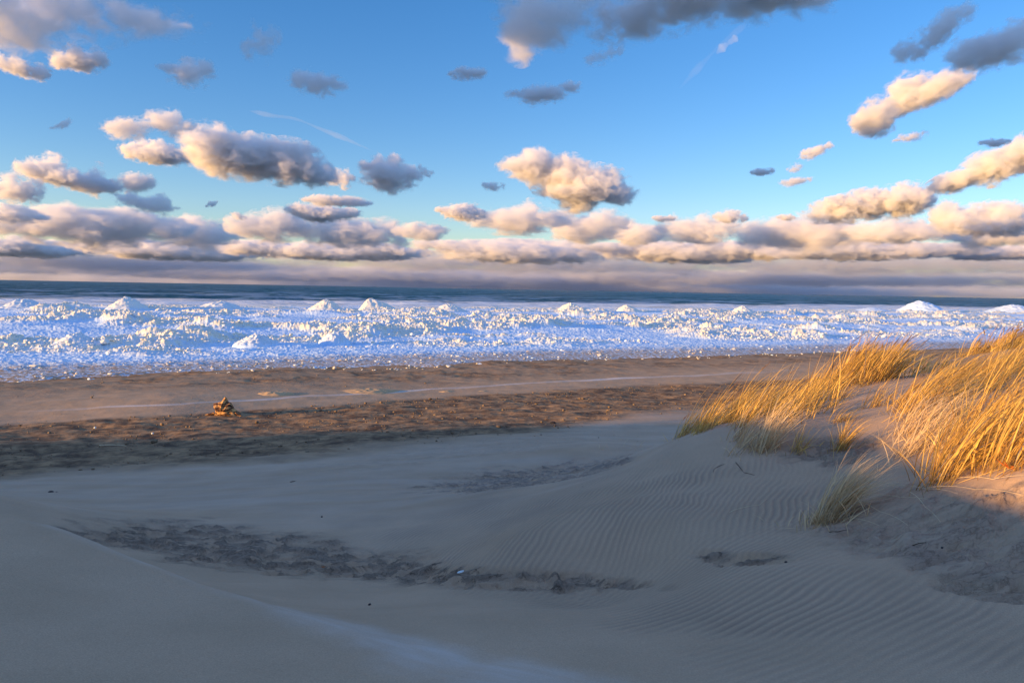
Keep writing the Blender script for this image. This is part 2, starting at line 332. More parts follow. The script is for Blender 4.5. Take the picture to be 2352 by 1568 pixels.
# wind ripples: crests run away from the camera and a little to the right
ph = (GX * .91 - GY * .42) + .10 * fbm(GX * .55, GY * .55, 2) + .030 * n2(GX * 3.1, GY * 1.7) + .012 * n2(GX * 7.1, GY * 4.7)
def sawf(wv):
    fr = wv - np.floor(wv); q_ = np.where(fr < .66, fr / .66, (1 - fr) / .34); return q_ * q_ * (3 - 2 * q_)
ph2 = (GX * .55 - GY * .835) + .09 * fbm(GX * .6 + 5, GY * .6, 2) + .02 * n2(GX * 2.3, GY * 2.1)
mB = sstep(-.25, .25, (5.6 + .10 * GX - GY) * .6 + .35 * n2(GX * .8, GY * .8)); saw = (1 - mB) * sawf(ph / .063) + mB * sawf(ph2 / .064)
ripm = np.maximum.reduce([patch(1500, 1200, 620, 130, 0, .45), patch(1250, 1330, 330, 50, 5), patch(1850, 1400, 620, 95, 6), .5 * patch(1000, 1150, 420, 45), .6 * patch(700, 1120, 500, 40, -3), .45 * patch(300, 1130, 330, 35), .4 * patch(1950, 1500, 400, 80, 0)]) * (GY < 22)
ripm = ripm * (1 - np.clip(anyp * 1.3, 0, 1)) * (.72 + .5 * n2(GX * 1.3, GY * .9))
Z = Z + .011 * ripm * saw
CR = [W(-300, 1190, 6.3), W(0, 1240, 5.6), W(170, 1290, 5.1), W(330, 1360, 4.7), W(600, 1440, 4.15), W(850, 1500, 3.7), W(1060, 1550, 3.35)]
cd = np.full(GX.shape, 9.0); cw = np.zeros(GX.shape); wts = [1, 1, 1, 1, .7, .35, 0.0]
nm = (GY < 9) & (GY > 0)
gx, gy = GX[nm], GY[nm]; bd = np.full(gx.shape, 9.0); bw = np.zeros(gx.shape)
for k in range(len(CR) - 1):
    a_, b_ = CR[k], CR[k + 1]; ex, ey = b_.x - a_.x, b_.y - a_.y; l2 = ex * ex + ey * ey; tt = np.clip(((gx - a_.x) * ex + (gy - a_.y) * ey) / l2, 0, 1)
    sgn = np.sign((gx - a_.x) * ey - (gy - a_.y) * ex); dd_ = np.hypot(gx - a_.x - tt * ex, gy - a_.y - tt * ey); m_ = dd_ < np.abs(bd); bd = np.where(m_, dd_ * sgn, bd); bw = np.where(m_, wts[k] + (wts[k + 1] - wts[k]) * tt, bw)
brow = np.where(bd < 0, np.exp(bd / .34), np.exp(-bd / .8)); Z[nm] = Z[nm] + .22 * bw * np.minimum(brow, .86)
# broad soft undulation and fine unevenness
Z = Z + .02 * fbm(GX * .8, GY * .8, 3) * sstep(30, 8, RR) + .0015 * fbm(GX * 9, GY * 9, 3)
Z = Z + stony * (.08 * fbm(GX * .33, GY * .7, 3, .5) + .013 * fbm(GX * 2.2, GY * 2.2, 3)) + beachm * .012 * fbm(GX * .8, GY * .8, 4)
Z = Z - .6 * sstep(1, 9, D)
# blown sand and its glow painted pale, and the frozen runnel on the beach
ly = np.interp(PX, [0, 80, 350, 560, 700, 900, 1200, 1500, 1850], [948, 946, 930, 919, 911, 900, 880, 866, 848])
frost_and_glow = .7 * sstep(3.0, .3, np.abs(PY - ly + 2.5 * n2(GX * .4, GY * .4))) * sstep(-40, 300, PX) * (GY > 20) * sstep(1900, 1500, PX) * (.55 + .5 * sstep(-.2, .3, n2(GX * .25, 3.0)))
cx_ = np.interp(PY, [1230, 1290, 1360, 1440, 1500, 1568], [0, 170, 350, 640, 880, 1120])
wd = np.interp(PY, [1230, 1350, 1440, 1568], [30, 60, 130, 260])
dust_glow = .36 * np.interp(PY, [1240, 1400, 1500], [.4, .6, 1]) * (.7 + .4 * np.clip(fbm((GX * .8 - GY * .6) * 2.2, (GX * .6 + GY * .8) * 12, 3) + .35, 0, 1)) * sstep(1.3, 0, np.abs(PX - cx_ - .35 * wd) / wd + .25 * fbm(GX * 3, GY * 3, 3)) * (GY < 6.5) * sstep(1225, 1260, PY)
pale = .16 * sstep(7, 12, GY) * (1 - beachm) * (.6 + .5 * np.clip(fbm(GX * .3, GY * 1.2, 3), -1, 1)) * (np.abs(TH) < .8)  # farther sand lightened in colour, standing for haze of blown sand
frost_and_glow = np.clip(frost_and_glow + dust_glow + pale, 0, 1)
brownb = sstep(0, .5, fbm(GX * .2, GY * .3, 3)) * beachm * .3
# small inner cap closes the sheet under the camera
GX0 = np.vstack([GX[:1] * 0.02, GX]); GY0 = np.vstack([GY[:1] * .02, GY]); Z0 = np.vstack([Z[:1] * 0 + 3.40, Z])
up1 = lambda a: np.vstack([a[:1], a])
ter = grid_mesh('sand_dunes', GX0, GY0, Z0, SAND, dict(beach=up1(beachm), stony=up1(stony), crust=up1(crust), brown=up1(np.clip(brown + brownb, 0, 1)), frost_and_glow=up1(frost_and_glow), rip=up1(ripm * (1 - saw))))
tag(ter, 'wind rippled sand dune falling to a stony beach', None, None, 'structure'); ter['kind'] = 'structure'
# low land far beyond the detailed sheet, behind and beside the camera
a_ = np.linspace(-180, 180, 181); r_ = np.array([108, 400, 2500, 20000.])
TA, RA = np.meshgrid(R(1) * a_, r_); LX, LY = RA * np.sin(TA), RA * np.cos(TA)
LZ = np.where(shore(LX, LY) > 0, -3.0, .4 + 0 * LX)
t = NT('wooded_land'); p = t.pos(); t.pbsdf(t.mix(t.ramp(t.noise(p, .02, 5.0, .6), .4, .6), (.035, .04, .025, 1), (.12, .10, .06, 1)), .95, .1)
land = grid_mesh('ground', LX, LY, LZ, t.m, dict(beach=LX * 0 + 1, stony=LX * 0, crust=LX * 0, brown=LX * 0, frost_and_glow=LX * 0, rip=LX * 0)); land['kind'] = 'structure'

# ------------------------------------------------------------------ ice shelf
def ice_h(x, y, detail=True):
    d = shore(x, y); dn = np.clip(d, 0, 200)
    z = .02 + .10 * sstep(-1, 4, d) + .55 * sstep(4, 40, d)
    z = z + .28 * n2(x * .045, y * .09) * sstep(3, 25, d)
    wave = np.sin(d * .21 + 1.6 * n2(x * .03, y * .03)) * .22 * sstep(10, 30, d)
    z = z + wave
    if detail:
        m = sstep(-.15, .35, fbm(x * .055 + 9, y * .10, 3)); m = m * sstep(2, 22, d) * sstep(104, 82, d) 
        lump = np.abs(fbm(x * .42, y * .55, 4, .62)); z = z + m * (.42 * lump + .85 * np.clip(fbm(x * .13 + 3, y * .16, 3), 0, 1) ** 1.2 * sstep(96, 72, d))
        z = z + .35 * np.clip(fbm(x * .10 - 7, y * .16, 3), 0, 1) * sstep(4, 16, d) * sstep(112, 95, d)
        z = z + (.07 + .12 * m) * np.abs(fbm(x * 1.7, y * 1.9, 3, .6)) * sstep(0, 5, d)
        z = z + .10 * np.clip(fbm(x * .7 + 4, y * 1.4, 3), 0, 1) * sstep(0, 3, d) * sstep(40, 20, d)
    z = z - 1.2 * sstep(104, 122, d + 6 * fbm(x * .05, y * .05, 3)) - .8 * sstep(0, -3, d)
    return z
tI = np.arange(-44, 44.01, .042); rI = np.geomspace(30, 460, 720)
TI, RI = np.meshgrid(R(1) * tI, rI); IX, IY = RI * np.sin(TI), RI * np.cos(TI); IZ = ice_h(IX, IY); ID = shore(IX, IY)
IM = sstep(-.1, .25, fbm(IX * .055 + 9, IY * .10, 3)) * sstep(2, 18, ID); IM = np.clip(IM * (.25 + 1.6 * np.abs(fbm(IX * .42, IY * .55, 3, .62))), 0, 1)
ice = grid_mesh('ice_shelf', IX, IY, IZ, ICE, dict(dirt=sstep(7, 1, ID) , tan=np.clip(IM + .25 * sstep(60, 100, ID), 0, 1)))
ice['kind'] = 'structure'
# rubble of broken ice too many to count
ICO_V = None
def ico(sub):
    bm = bmesh.new(); bmesh.ops.create_icosphere(bm, subdivisions=sub, radius=1)
    V = np.array([v.co[:] for v in bm.verts]); F = np.array([[v.index for v in f.verts] for f in bm.faces]); bm.free(); return V, F
def scatter(name, pos, size, sub, mat, seed, squash=(.6, 1), jitter=.25, attrs=None, smooth=False):
    rs = np.random.RandomState(seed); V0, F0 = ico(sub); n = len(pos)
    V = V0[None] * (1 + jitter * rs.randn(n, len(V0), 1)); sc = size[:, None] * np.c_[rs.uniform(.6, 1.5, n), rs.uniform(.6, 1.3, n), rs.uniform(*squash, n)]
    V = V * sc[:, None, :]; a = rs.uniform(0, 6.28, n)[:, None]; X_ = V[..., 0] * np.cos(a) - V[..., 1] * np.sin(a); Y_ = V[..., 0] * np.sin(a) + V[..., 1] * np.cos(a)
    V = np.stack([X_, Y_, V[..., 2]], -1) + pos[:, None, :]
    F = (F0[None] + (np.arange(n) * len(V0))[:, None, None]).reshape(-1, 3)
    return raw_mesh(name, V.reshape(-1, 3), F, mat, smooth, {k: np.repeat(v, len(V0)) for k, v in (attrs or {}).items()})
rs = np.random.RandomState(3); N = 90000
a = R(1) * rs.uniform(-40, 40, N); r = np.exp(rs.uniform(math.log(42), math.log(330), N)); x, y = r * np.sin(a), r * np.cos(a); d = shore(x, y)
m = fbm(x * .055 + 9, y * .10, 3); k = (d > 9) & (d < 92) & (m + .35 * n2(x * .3, y * .4) > -.05 + .35 * rs.rand(N)); x, y = x[k][:12000], y[k][:12000]
r = np.hypot(x, y); sz = (.03 + rs.gamma(1.8, .026, len(x)))
rub = scatter('ice_rubble', np.c_[x, y, ice_h(x, y) + sz * .3], sz, 1, ICE, 5, (.6, 1.1), .12, dict(dirt=x * 0, tan=rs.uniform(.3, 1, len(x)))); tag(rub, 'broken white ice lumps scattered over the shelf', None, None, 'stuff')
# shore-edge ice slivers mixed with sand
N = 14000; a = R(1) * rs.uniform(-40, 34, N); r = np.exp(rs.uniform(math.log(34), math.log(75), N)); x, y = r * np.sin(a), r * np.cos(a); d = shore(x, y)
k = (d > -2.2 + 1.2 * n2(x * .2, y * .2)) & (d < 4) & (fbm(x * .5, y * .5, 3) > .25 * rs.rand(N)); x, y, d = x[k][:1300], y[k][:1300], d[k][:1300]; sz = .02 + rs.gamma(1.3, .03, len(x))
rub2 = scatter('shore_ice_fragments', np.c_[x, y, np.maximum(ice_h(x, y), base_h(x, y)) + .02], sz, 1, ICE, 6, (.3, .7), .15, dict(dirt=(rs.rand(len(x)) < .5) * .9, tan=rs.rand(len(x)))); tag(rub2, 'dirty ice fragments along the edge of the sand', None, None, 'stuff')

# ice cones at the outer edge of the shelf
def ice_mound(px, py, wl, wr, hp, label, tan=.8, rough=1.0, seed=0):
    if rough < .5: rough = .7; hp = hp * .8
    d = ray(px, py); tt = (HCAM - .45) / -d.z; P = Vector((d.x * tt, d.y * tt, .45)); sc = P.length / FPX
    H = hp * sc * 1.28; WL, WR = wl * sc, wr * sc
    na, nr_ = 96, 34; A, Q = np.meshgrid(np.linspace(0, 2 * np.pi, na), np.linspace(0, 1, nr_))
    wx = np.where(np.cos(A) < 0, WL, WR); dep = (WL + WR) * .55
    X_ = Q * wx * np.cos(A); Y_ = Q * dep * np.sin(A)
    prof = (1 - Q) ** 1.25 * (1 + .25 * np.sin(Q * 3.1)); k_ = 1 / max(H * .45, .3)
    Zm = H * prof + rough * H * .11 * (fbm(X_ * k_ + seed * 3, Y_ * k_, 4, .6)) * (1 - Q * .6) + rough * .10 * np.abs(fbm(X_ * 2.2 + seed, Y_ * 2.2, 3)) 
    Zm = Zm - .5 * sstep(.85, 1, Q) - .1
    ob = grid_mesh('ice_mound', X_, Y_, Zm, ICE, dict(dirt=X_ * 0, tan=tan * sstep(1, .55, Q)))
    ob.location = P; tag(ob, label, 'ice mound', 'ice mounds along the outer ice edge'); return ob
for i, (px, py, wl, wr, hp, tn, rg, lb) in enumerate([
    (52, 713, 45, 75, 18, .5, 1, 'low wide ice mound nearest the left end of the row'),
    (292, 714, 50, 55, 23, .7, 1, 'rounded sandy ice mound second from the left end of the row'),
    (508, 713, 75, 65, 16, .5, 1, 'flat broad bluish ice mound third from the left end of the row'),
    (752, 716, 58, 48, 22, .8, 1, 'sandy ice mound just left of the sharp peaked twin'),
    (848, 717, 30, 90, 25, .8, .8, 'sharp peaked ice mound with a long blue shaded right flank'),
    (1030, 718, 52, 60, 16, .7, 1, 'low sandy ice mound right of the peak with the long blue flank'),
    (1308, 721, 45, 60, 20, .8, 1, 'broad golden ice mound left of a smaller peaked one near the centre right'),
    (1435, 722, 32, 60, 17, .8, 1, 'small peaked golden ice mound close right of the broad golden one'),
    (1585, 724, 38, 42, 12, .5, 1, 'very low pale ice mound between two taller golden ones'),
    (1705, 726, 42, 42, 18, .7, 1, 'rounded golden ice mound left of the smooth white area'),
    (2000, 717, 50, 60, 10, .1, .3, 'low smooth white ice swell left of the tall smooth cone'),
    (2110, 718, 48, 70, 24, .1, .25, 'tall smooth white ice cone standing out at the right'),
    (2325, 721, 60, 70, 18, .15, .3, 'smooth white ice cone at the far right edge of the shelf')]):
    ice_mound(px, py, wl, wr, hp, lb, tn, rg, i)
for i, (px, py, wl, hp, lb) in enumerate([(175, 790, 48, 18, 'rough ice heap in the left middle of the shelf'), (590, 790, 55, 17, 'rough ice heap below and left of the middle ice mounds'),
                            (768, 785, 38, 20, 'upright rough ice heap in the middle of the shelf')]):
    o = ice_mound(px, py, wl, wl, hp, lb, .45, 1.6, 20 + i); o['group'] = 'rough ice heaps inside the shelf'; o.name = 'ice_heap'; o['category'] = 'ice heap'

# ------------------------------------------------------------------ lake
tW = np.arange(-60, 60.01, .12); rW = np.r_[np.geomspace(60, 2600, 900), np.geomspace(2700, 60000, 40)]
TW, RW = np.meshgrid(R(1) * tW, rW); WX, WY = RW * np.sin(TW), RW * np.cos(TW)
al = WX * .447 * 2 - WY * 0; ca, sa = math.cos(R(26)), math.sin(R(26))
across = -WX * sa + WY * ca; along = WX * ca + WY * sa
amp = sstep(100, 200, RW) * sstep(2600, 1500, RW)
WZ = -.12 + amp * 1.8 * (.40 * n2(along * .022, across * .085) + .26 * n2(along * .045 + 5, across * .19) + .10 * n2(along * .14, across * .5))
DW = shore(WX, WY)
slush = sstep(222, 178, DW + 26 * fbm(along * .008, across * .06, 4, .6)) * (.80 + .35 * fbm(along * .05, across * .5, 3))
lake = grid_mesh('water', WX, WY, WZ, WATER, dict(slush=np.clip(slush, 0, 1), caps=sstep(250, 700, RW) * 1.0)); lake['kind'] = 'structure'

# ------------------------------------------------------------------ pebbles on the beach
rs = np.random.RandomState(12); N = 60000
a = R(1) * rs.uniform(-40, 25, N); r = np.sqrt(rs.uniform(15 ** 2, 47 ** 2, N)); x, y = r * np.sin(a), r * np.cos(a); z = base_h(x, y); px, py = project(x, y, z)
l_ = np.interp(px, [0, 380, 900, 1176, 1560], [1100, 1072, 1030, 1000, 948]); h_ = np.interp(px, [0, 560, 1176, 1560], [976, 944, 902, 882])
k = (py > h_ - 2) & (py < l_ - 12 * rs.rand(N)) & (n2(x * .7, y * .7) + .5 * rs.rand(N) > .0); k2 = (rs.rand(N) < .035) & (y > 20)
k = k | k2; x, y, z = x[k][:4200], y[k][:4200], z[k][:4200]; sz = rs.gamma(1.3, .011, len(x)) + .006
peb = scatter('pebbles', np.c_[x, y, z + sz * .25], sz, 1, STONE, 8, (.4, .8), .12, smooth=True); tag(peb, 'brown and grey pebbles strewn on the dark beach', None, None, 'stuff')

# ------------------------------------------------------------------ grass
def blades(name, P, L, wdt, lean, dirn, seed, mat, plume=0.0, stiff=.15, spread=.28):
    """P (n,3) bases; each blade rises and bends downwind; ribbons folded into a shallow V"""
    rs = np.random.RandomState(seed); nl_ = len(P) // 5; lit = P[rs.randint(0, len(P), nl_)] + np.c_[.13 * rs.randn(nl_, 2), np.zeros(nl_)]; lit[:, 2] = base_h(lit[:, 0], lit[:, 1]); n0 = len(P); P = np.r_[P, lit]; n = len(P); K = 8; q = np.linspace(0, 1, K)[None, :]
    L = L * rs.uniform(.55, 1.15, n)[:, None]; az_ = dirn + spread * rs.randn(n)[:, None]
    lean = lean * 1.85; L = L * 1.3; wdt = wdt * 1.55
    junk = (rs.rand(n)[:, None] < .08) | (np.arange(n)[:, None] >= n0); az_ = np.where(junk, rs.uniform(-2.5, 2.5, n)[:, None], az_); L = np.where(junk, L * .42, L); lean = np.where(junk, 1.6, lean)
    tl = fbm(P[:, 0] * 2.3 + seed, P[:, 1] * 2.3, 2)[:, None] * .35; lean = lean + tl; L = L * (1 + .5 * fbm(P[:, 0] * 1.1 + seed * 2, P[:, 1] * 1.1, 2)[:, None])
    a0 = np.clip(lean * .32 + .10 + .22 * rs.randn(n)[:, None], -.4, 1.2); a1 = np.clip(lean + .30 * rs.randn(n)[:, None], .05, 2.0)
    ang = a0 + (a1 - a0) * q ** (1.0 + stiff)            # from the vertical
    ds = L / (K - 1); hx = np.cumsum(np.sin(ang) * ds, 1); hz = np.cumsum(np.cos(ang) * ds, 1); hx = np.c_[np.zeros(n), hx[:, :-1]]; hz = np.c_[np.zeros(n), hz[:, :-1]]
    side = .03 * rs.randn(n)[:, None] * q ** 2 * L * 3
    X_ = P[:, :1] + hx * np.cos(az_) - side * np.sin(az_); Y_ = P[:, 1:2] + hx * np.sin(az_) + side * np.cos(az_); Z_ = P[:, 2:3] + hz - .03
    t_ = rs.uniform(0, np.pi, n)[:, None]; w_ = wdt * rs.uniform(.6, 1.2, n)[:, None] * (1 - q ** 2.2 * .92) * np.minimum(1, .55 + q * 2)
    pl = (rs.rand(n) < plume)[:, None]; pm = pl & (q > .72); w_ = np.where(pm, wdt * 2.0 * np.sin(np.clip((q - .70) / .32, 0, 1) * np.pi) + .001, w_)
    ox, oy = np.cos(t_) * w_, np.sin(t_) * w_; up_ = w_ * .35
    V = np.stack([np.stack([X_ - ox, Y_ - oy, Z_], -1), np.stack([X_ + up_ * .3, Y_, Z_ + up_], -1), np.stack([X_ + ox, Y_ + oy, Z_], -1)], 2)
    base = (np.arange(n) * K * 3)[:, None] + (np.arange(K - 1) * 3)[None]
    F = np.concatenate([np.stack([base + j, base + j + 1, base + j + 4, base + j + 3], -1) for j in (0, 1)], 1).reshape(-1, 4)
    on = np.ones((n, K, 3)); tint = rs.rand(n)[:, None, None] * on; along_ = q[..., None] * on; plm = pm[..., None] * on
    return raw_mesh(name, V.reshape(-1, 3), F, mat, True, dict(tint=tint.reshape(-1), along=along_.reshape(-1), plume=plm.reshape(-1)))
def fill(poly, n, seed, clump=.0, box=(0, 25, 4, 30)):
    """world points whose ground falls inside the outline, evenly by ground area, gathered in tufts"""
    rs = np.random.RandomState(seed); out = []
    xs = rs.uniform(box[0], box[1], 60000); ys = rs.uniform(box[2], box[3], 60000); zs = base_h(xs, ys); a_, b_ = project(xs, ys, zs)
    k = inpoly(a_, b_, poly); xs, ys = xs[k], ys[k]
    nt = max(6, int(n / 14)); ii = rs.randint(0, len(xs), nt); j = rs.randint(0, nt, n)
    x = xs[ii][j] + .055 * rs.randn(n); y = ys[ii][j] + .055 * rs.randn(n); return np.c_[x, y, base_h(x, y)]
def tuft(px, py, n, rad, seed):
    rs = np.random.RandomState(seed); P = hit(px, py); x = P.x + rad * rs.randn(n) * .6; y = P.y + rad * rs.randn(n) * .6; return np.c_[x, y, base_h(x, y)]
WD = R(18)      # downwind azimuth: to the right and a little inland of the view axis
GG = 'stands of dry beach grass on the dune'
def G(o, label, group=GG): return tag(o, label, 'beach grass', group)
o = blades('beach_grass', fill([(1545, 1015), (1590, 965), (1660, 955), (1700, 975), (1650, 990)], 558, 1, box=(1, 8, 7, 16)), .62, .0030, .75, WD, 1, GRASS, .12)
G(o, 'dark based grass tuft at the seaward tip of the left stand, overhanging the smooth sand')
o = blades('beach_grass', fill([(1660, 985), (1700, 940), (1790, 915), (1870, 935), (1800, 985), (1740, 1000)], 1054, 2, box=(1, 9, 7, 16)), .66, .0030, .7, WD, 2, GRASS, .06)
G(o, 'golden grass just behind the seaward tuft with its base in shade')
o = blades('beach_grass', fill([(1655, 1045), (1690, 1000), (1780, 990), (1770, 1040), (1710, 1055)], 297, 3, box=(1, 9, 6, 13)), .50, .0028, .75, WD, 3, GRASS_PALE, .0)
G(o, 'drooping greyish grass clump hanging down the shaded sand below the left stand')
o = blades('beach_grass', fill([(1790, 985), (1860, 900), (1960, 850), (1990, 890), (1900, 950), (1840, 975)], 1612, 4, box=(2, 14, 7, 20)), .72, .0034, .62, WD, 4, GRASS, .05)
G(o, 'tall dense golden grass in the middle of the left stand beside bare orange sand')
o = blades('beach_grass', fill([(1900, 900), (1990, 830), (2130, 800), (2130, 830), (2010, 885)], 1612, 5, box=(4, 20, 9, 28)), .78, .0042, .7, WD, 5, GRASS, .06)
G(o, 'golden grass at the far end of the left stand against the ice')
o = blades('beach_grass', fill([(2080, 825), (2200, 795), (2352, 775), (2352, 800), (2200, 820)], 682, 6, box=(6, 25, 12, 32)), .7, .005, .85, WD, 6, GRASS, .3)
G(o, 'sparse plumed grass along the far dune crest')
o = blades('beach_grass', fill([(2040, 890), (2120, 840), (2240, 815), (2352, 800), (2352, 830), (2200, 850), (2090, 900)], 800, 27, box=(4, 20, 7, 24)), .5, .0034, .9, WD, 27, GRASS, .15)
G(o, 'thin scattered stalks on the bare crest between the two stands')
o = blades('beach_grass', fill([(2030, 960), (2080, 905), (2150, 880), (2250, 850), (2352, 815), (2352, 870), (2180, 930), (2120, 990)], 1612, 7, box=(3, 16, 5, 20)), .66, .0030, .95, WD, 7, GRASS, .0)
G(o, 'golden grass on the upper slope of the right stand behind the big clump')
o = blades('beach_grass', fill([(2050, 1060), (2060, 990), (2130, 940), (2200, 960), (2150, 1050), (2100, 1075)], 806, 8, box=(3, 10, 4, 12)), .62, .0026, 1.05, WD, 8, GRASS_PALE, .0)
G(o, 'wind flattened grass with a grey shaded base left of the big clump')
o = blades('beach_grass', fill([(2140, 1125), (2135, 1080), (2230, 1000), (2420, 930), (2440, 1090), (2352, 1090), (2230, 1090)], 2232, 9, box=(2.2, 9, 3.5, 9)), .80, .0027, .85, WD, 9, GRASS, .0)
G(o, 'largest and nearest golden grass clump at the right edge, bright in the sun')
o = blades('beach_grass', tuft(1890, 1200, 520, .075, 10), .62, .0023, .70, WD, 10, GRASS_PALE, .0, spread=.2)
G(o, 'lone pale grass tuft on shaded sand in front of the stands', 'small separate grass tufts')
o = blades('beach_grass', tuft(1832, 1036, 46, .07, 11), .30, .0022, .6, WD, 11, GRASS, .0, spread=.7); G(o, 'tiny tuft at the left rim of the dark eroded hollow', 'small separate grass tufts')
o = blades('beach_grass', tuft(1928, 1032, 90, .07, 12), .36, .0022, .6, WD, 12, GRASS, .0, spread=.6); G(o, 'small upright tuft inside the dark eroded hollow', 'small separate grass tufts')
o = blades('beach_grass', tuft(1918, 968, 60, .14, 13), .34, .0024, .9, WD, 13, GRASS, .0); G(o, 'thin sunlit tuft on the bare orange sand between the stands', 'small separate grass tufts')
o = blades('beach_grass', tuft(2006, 935, 80, .2, 14), .36, .0026, .8, WD, 14, GRASS, .0); G(o, 'thin tuft at the left foot of the right stand', 'small separate grass tufts')
o = blades('beach_grass', tuft(1465, 1030, 14, .35, 15), .3, .0022, .7, WD, 15, GRASS_PALE, .0, spread=.8); G(o, 'few faint stalks on the low sand left of the seaward tuft', 'small separate grass tufts')
o = blades('beach_grass', tuft(1385, 1030, 7, .12, 16), .16, .0022, .6, WD, 16, GRASS_PALE, .0, spread=.8); G(o, 'very small sprig alone on the smooth low sand', 'small separate grass tufts')
# grass along the unseen ridge that dapples the beach
rs = np.random.RandomState(40); n = 6000; u = rs.uniform(8, 33, n); s = -17 + 1.8 * rs.randn(n); x = -(s * sh[0]) + u * sh[1]; y = -(s * sh[1]) - u * sh[0]
k = n2(x * .9, y * .9) > -.15; x, y = x[k], y[k]
o = blades('ridge_grass', np.c_[x, y, base_h(x, y)], .8, .006, .7, WD, 17, GRASS); tag(o, 'dry grass covering the neighbouring dune ridge', None, None, 'stuff')

# fallen stalks and twigs
def tube(name, pts, r0, r1, mat, parent=None, seg=6):
    pts = [Vector(p) for p in pts]; V = []; F = []; n = len(pts)
    for i, p in enumerate(pts):
        dr = (pts[min(i + 1, n - 1)] - pts[max(i - 1, 0)]).normalized(); a = dr.cross(Vector((0, 0, 1)));
        a = a.normalized() if a.length > 1e-3 else Vector((1, 0, 0)); b = dr.cross(a); r = r0 + (r1 - r0) * i / (n - 1)
        for k in range(seg): c_ = 2 * math.pi * k / seg; V.append(p + a * math.cos(c_) * r + b * math.sin(c_) * r)
    for i in range(n - 1):
        for k in range(seg): F.append((i * seg + k, i * seg + (k + 1) % seg, (i + 1) * seg + (k + 1) % seg, (i + 1) * seg + k))
    return raw_mesh(name, [v[:] for v in V], F, mat, True, None, parent)
def lying(name, pix, r0, r1, mat, lift=.006, sub=5):
    """a stalk lying on the sand along photo pixels; intermediate points follow the ground"""
    P = [hit(*p) for p in pix]; out = []
    for a, b in zip(P[:-1], P[1:]):
        for k in range(sub):
            q = a.lerp(b, k / sub); q.z = float(base_h(q.x, q.y)) + lift + .02 * math.sin(math.pi * k / sub) * (a - b).length; out.append(q)
    q = P[-1].copy(); q.z += lift; out.append(q); return tube(name, out, r0, r1, mat)
for pix, lb in [([(1985, 1140), (2080, 1148), (2130, 1152)], 'long pale stalk lying right of the lone tuft'), ([(1930, 1180), (1960, 1195), (2020, 1213)], 'pale stalk lying across the sand low right of the lone tuft'),
                ([(1960, 1150), (2020, 1180), (2085, 1212)], 'straight pale stalk running away right from the lone tuft'), ([(2130, 1125), (2240, 1130), (2345, 1143)], 'long bent stalk lying under the big right clump'),
                ([(2200, 1103), (2280, 1106), (2352, 1098)], 'upper of the long stalks under the big right clump'), ([(2090, 1135), (2125, 1170), (2160, 1205)], 'steep bent stalk left of the big right clump'),
                ([(2040, 1118), (2130, 1128), (2200, 1140)], 'pale stalk leaning out left of the big clump')]:
    tag(lying('grass_stalk', pix, .0022, .001, STRAW, .02), lb, 'stalk', 'fallen grass stalks')
tag(lying('grass_stalk', [(1675, 1178), (1700, 1168), (1745, 1160), (1765, 1145)], .0022, .001, STRAW), 'thin straw lying alone on the rippled sand', 'stalk', 'fallen grass stalks')
for pix, r, lb in [([(1637, 1090), (1640, 1078), (1652, 1070), (1664, 1066)], .004, 'curved dark twig below the left grass stand'),
                ([(1690, 1062), (1708, 1085), (1735, 1092)], .004, 'brown root tip under the drooping clump'), ([(2095, 1254), (2110, 1248), (2127, 1246)], .004, 'short dark twig on the brown crusted sand'),
                ([(1905, 1222), (1925, 1221), (1945, 1217)], .004, 'dark twig just below the lone tuft'), ([(1722, 1302), (1738, 1299), (1752, 1301)], .004, 'dark stick in the small grey patch of rippled sand'),
                ([(-6, 1208), (8, 1214), (20, 1219)], .010, 'dark twig sticking in at the left edge above the crest'), ([(667, 1107), (678, 1105)], .010, 'dark chip on the far pale sand')]:
    tag(lying('twig', pix, r, r * .5, TWIG, r * .6), lb, 'twig', 'dark twigs on the sand')
# pale stick on the dark beach
tag(lying('stick', [(228, 1025), (258, 1024), (290, 1026)], .018, .01, STRAW, .03), 'pale straight stick on the dark stony beach at the left', 'stick')
# dark stones seen one by one on the pale sand
def pebble(px, py, s, lb, mat=DARKSTONE, name='pebble', sq=.6, cat='pebble', group='single dark pebbles on pale sand', seed=0):
    P = hit(px, py); V0, F0 = ico(2); V = V0 * (1 + .18 * n3(V0 * 1.3 + px)[:, None]) * np.array([s, s * .7, s * sq]); 
    o = raw_mesh(name, V, F0, mat, True); o.location = P + Vector((0, 0, s * sq * .4)); o.rotation_euler = (0, 0, px * .7); return tag(o, lb, cat, group)
for px, py, s, lb in [(849, 1388, .013, 'small black pebble on smooth sand below the dark crust'), (744, 1437, .011, 'black pebble lowest in the smooth foreground sand'), (551, 1420, .009, 'tiny dark chip upper of the pair on the pale streak'),
                      (595, 1432, .009, 'tiny dark pebble lower of the pair on the pale streak'), (739, 1187, .02, 'black speck pebble on the sand above the dark crust'), (117, 1131, .05, 'dark stone with a smaller neighbour on the far left sand'),
                      (130, 1131, .028, 'smaller dark stone beside the far left one'), (1270, 972, .10, 'blocky dark stone where the stony beach meets pale sand'), (1805, 1291, .012, 'black pebble at the right end of the small grey patch'),
                      (2164, 1258, .011, 'tiny black pebble on the brown crust at right'), (1339, 1119, .018, 'small pebble on the crest of the near sand swell')]:
    pebble(px, py, s, lb)
for px, py, s, lb in [(350, 996, .05, 'pale round stone on the dark beach left of centre'), (218, 983, .06, 'pale rounded stone near the top of the dark beach at left')]:
    pebble(px, py, s, lb, SHARD, group='pale stones on the dark beach')
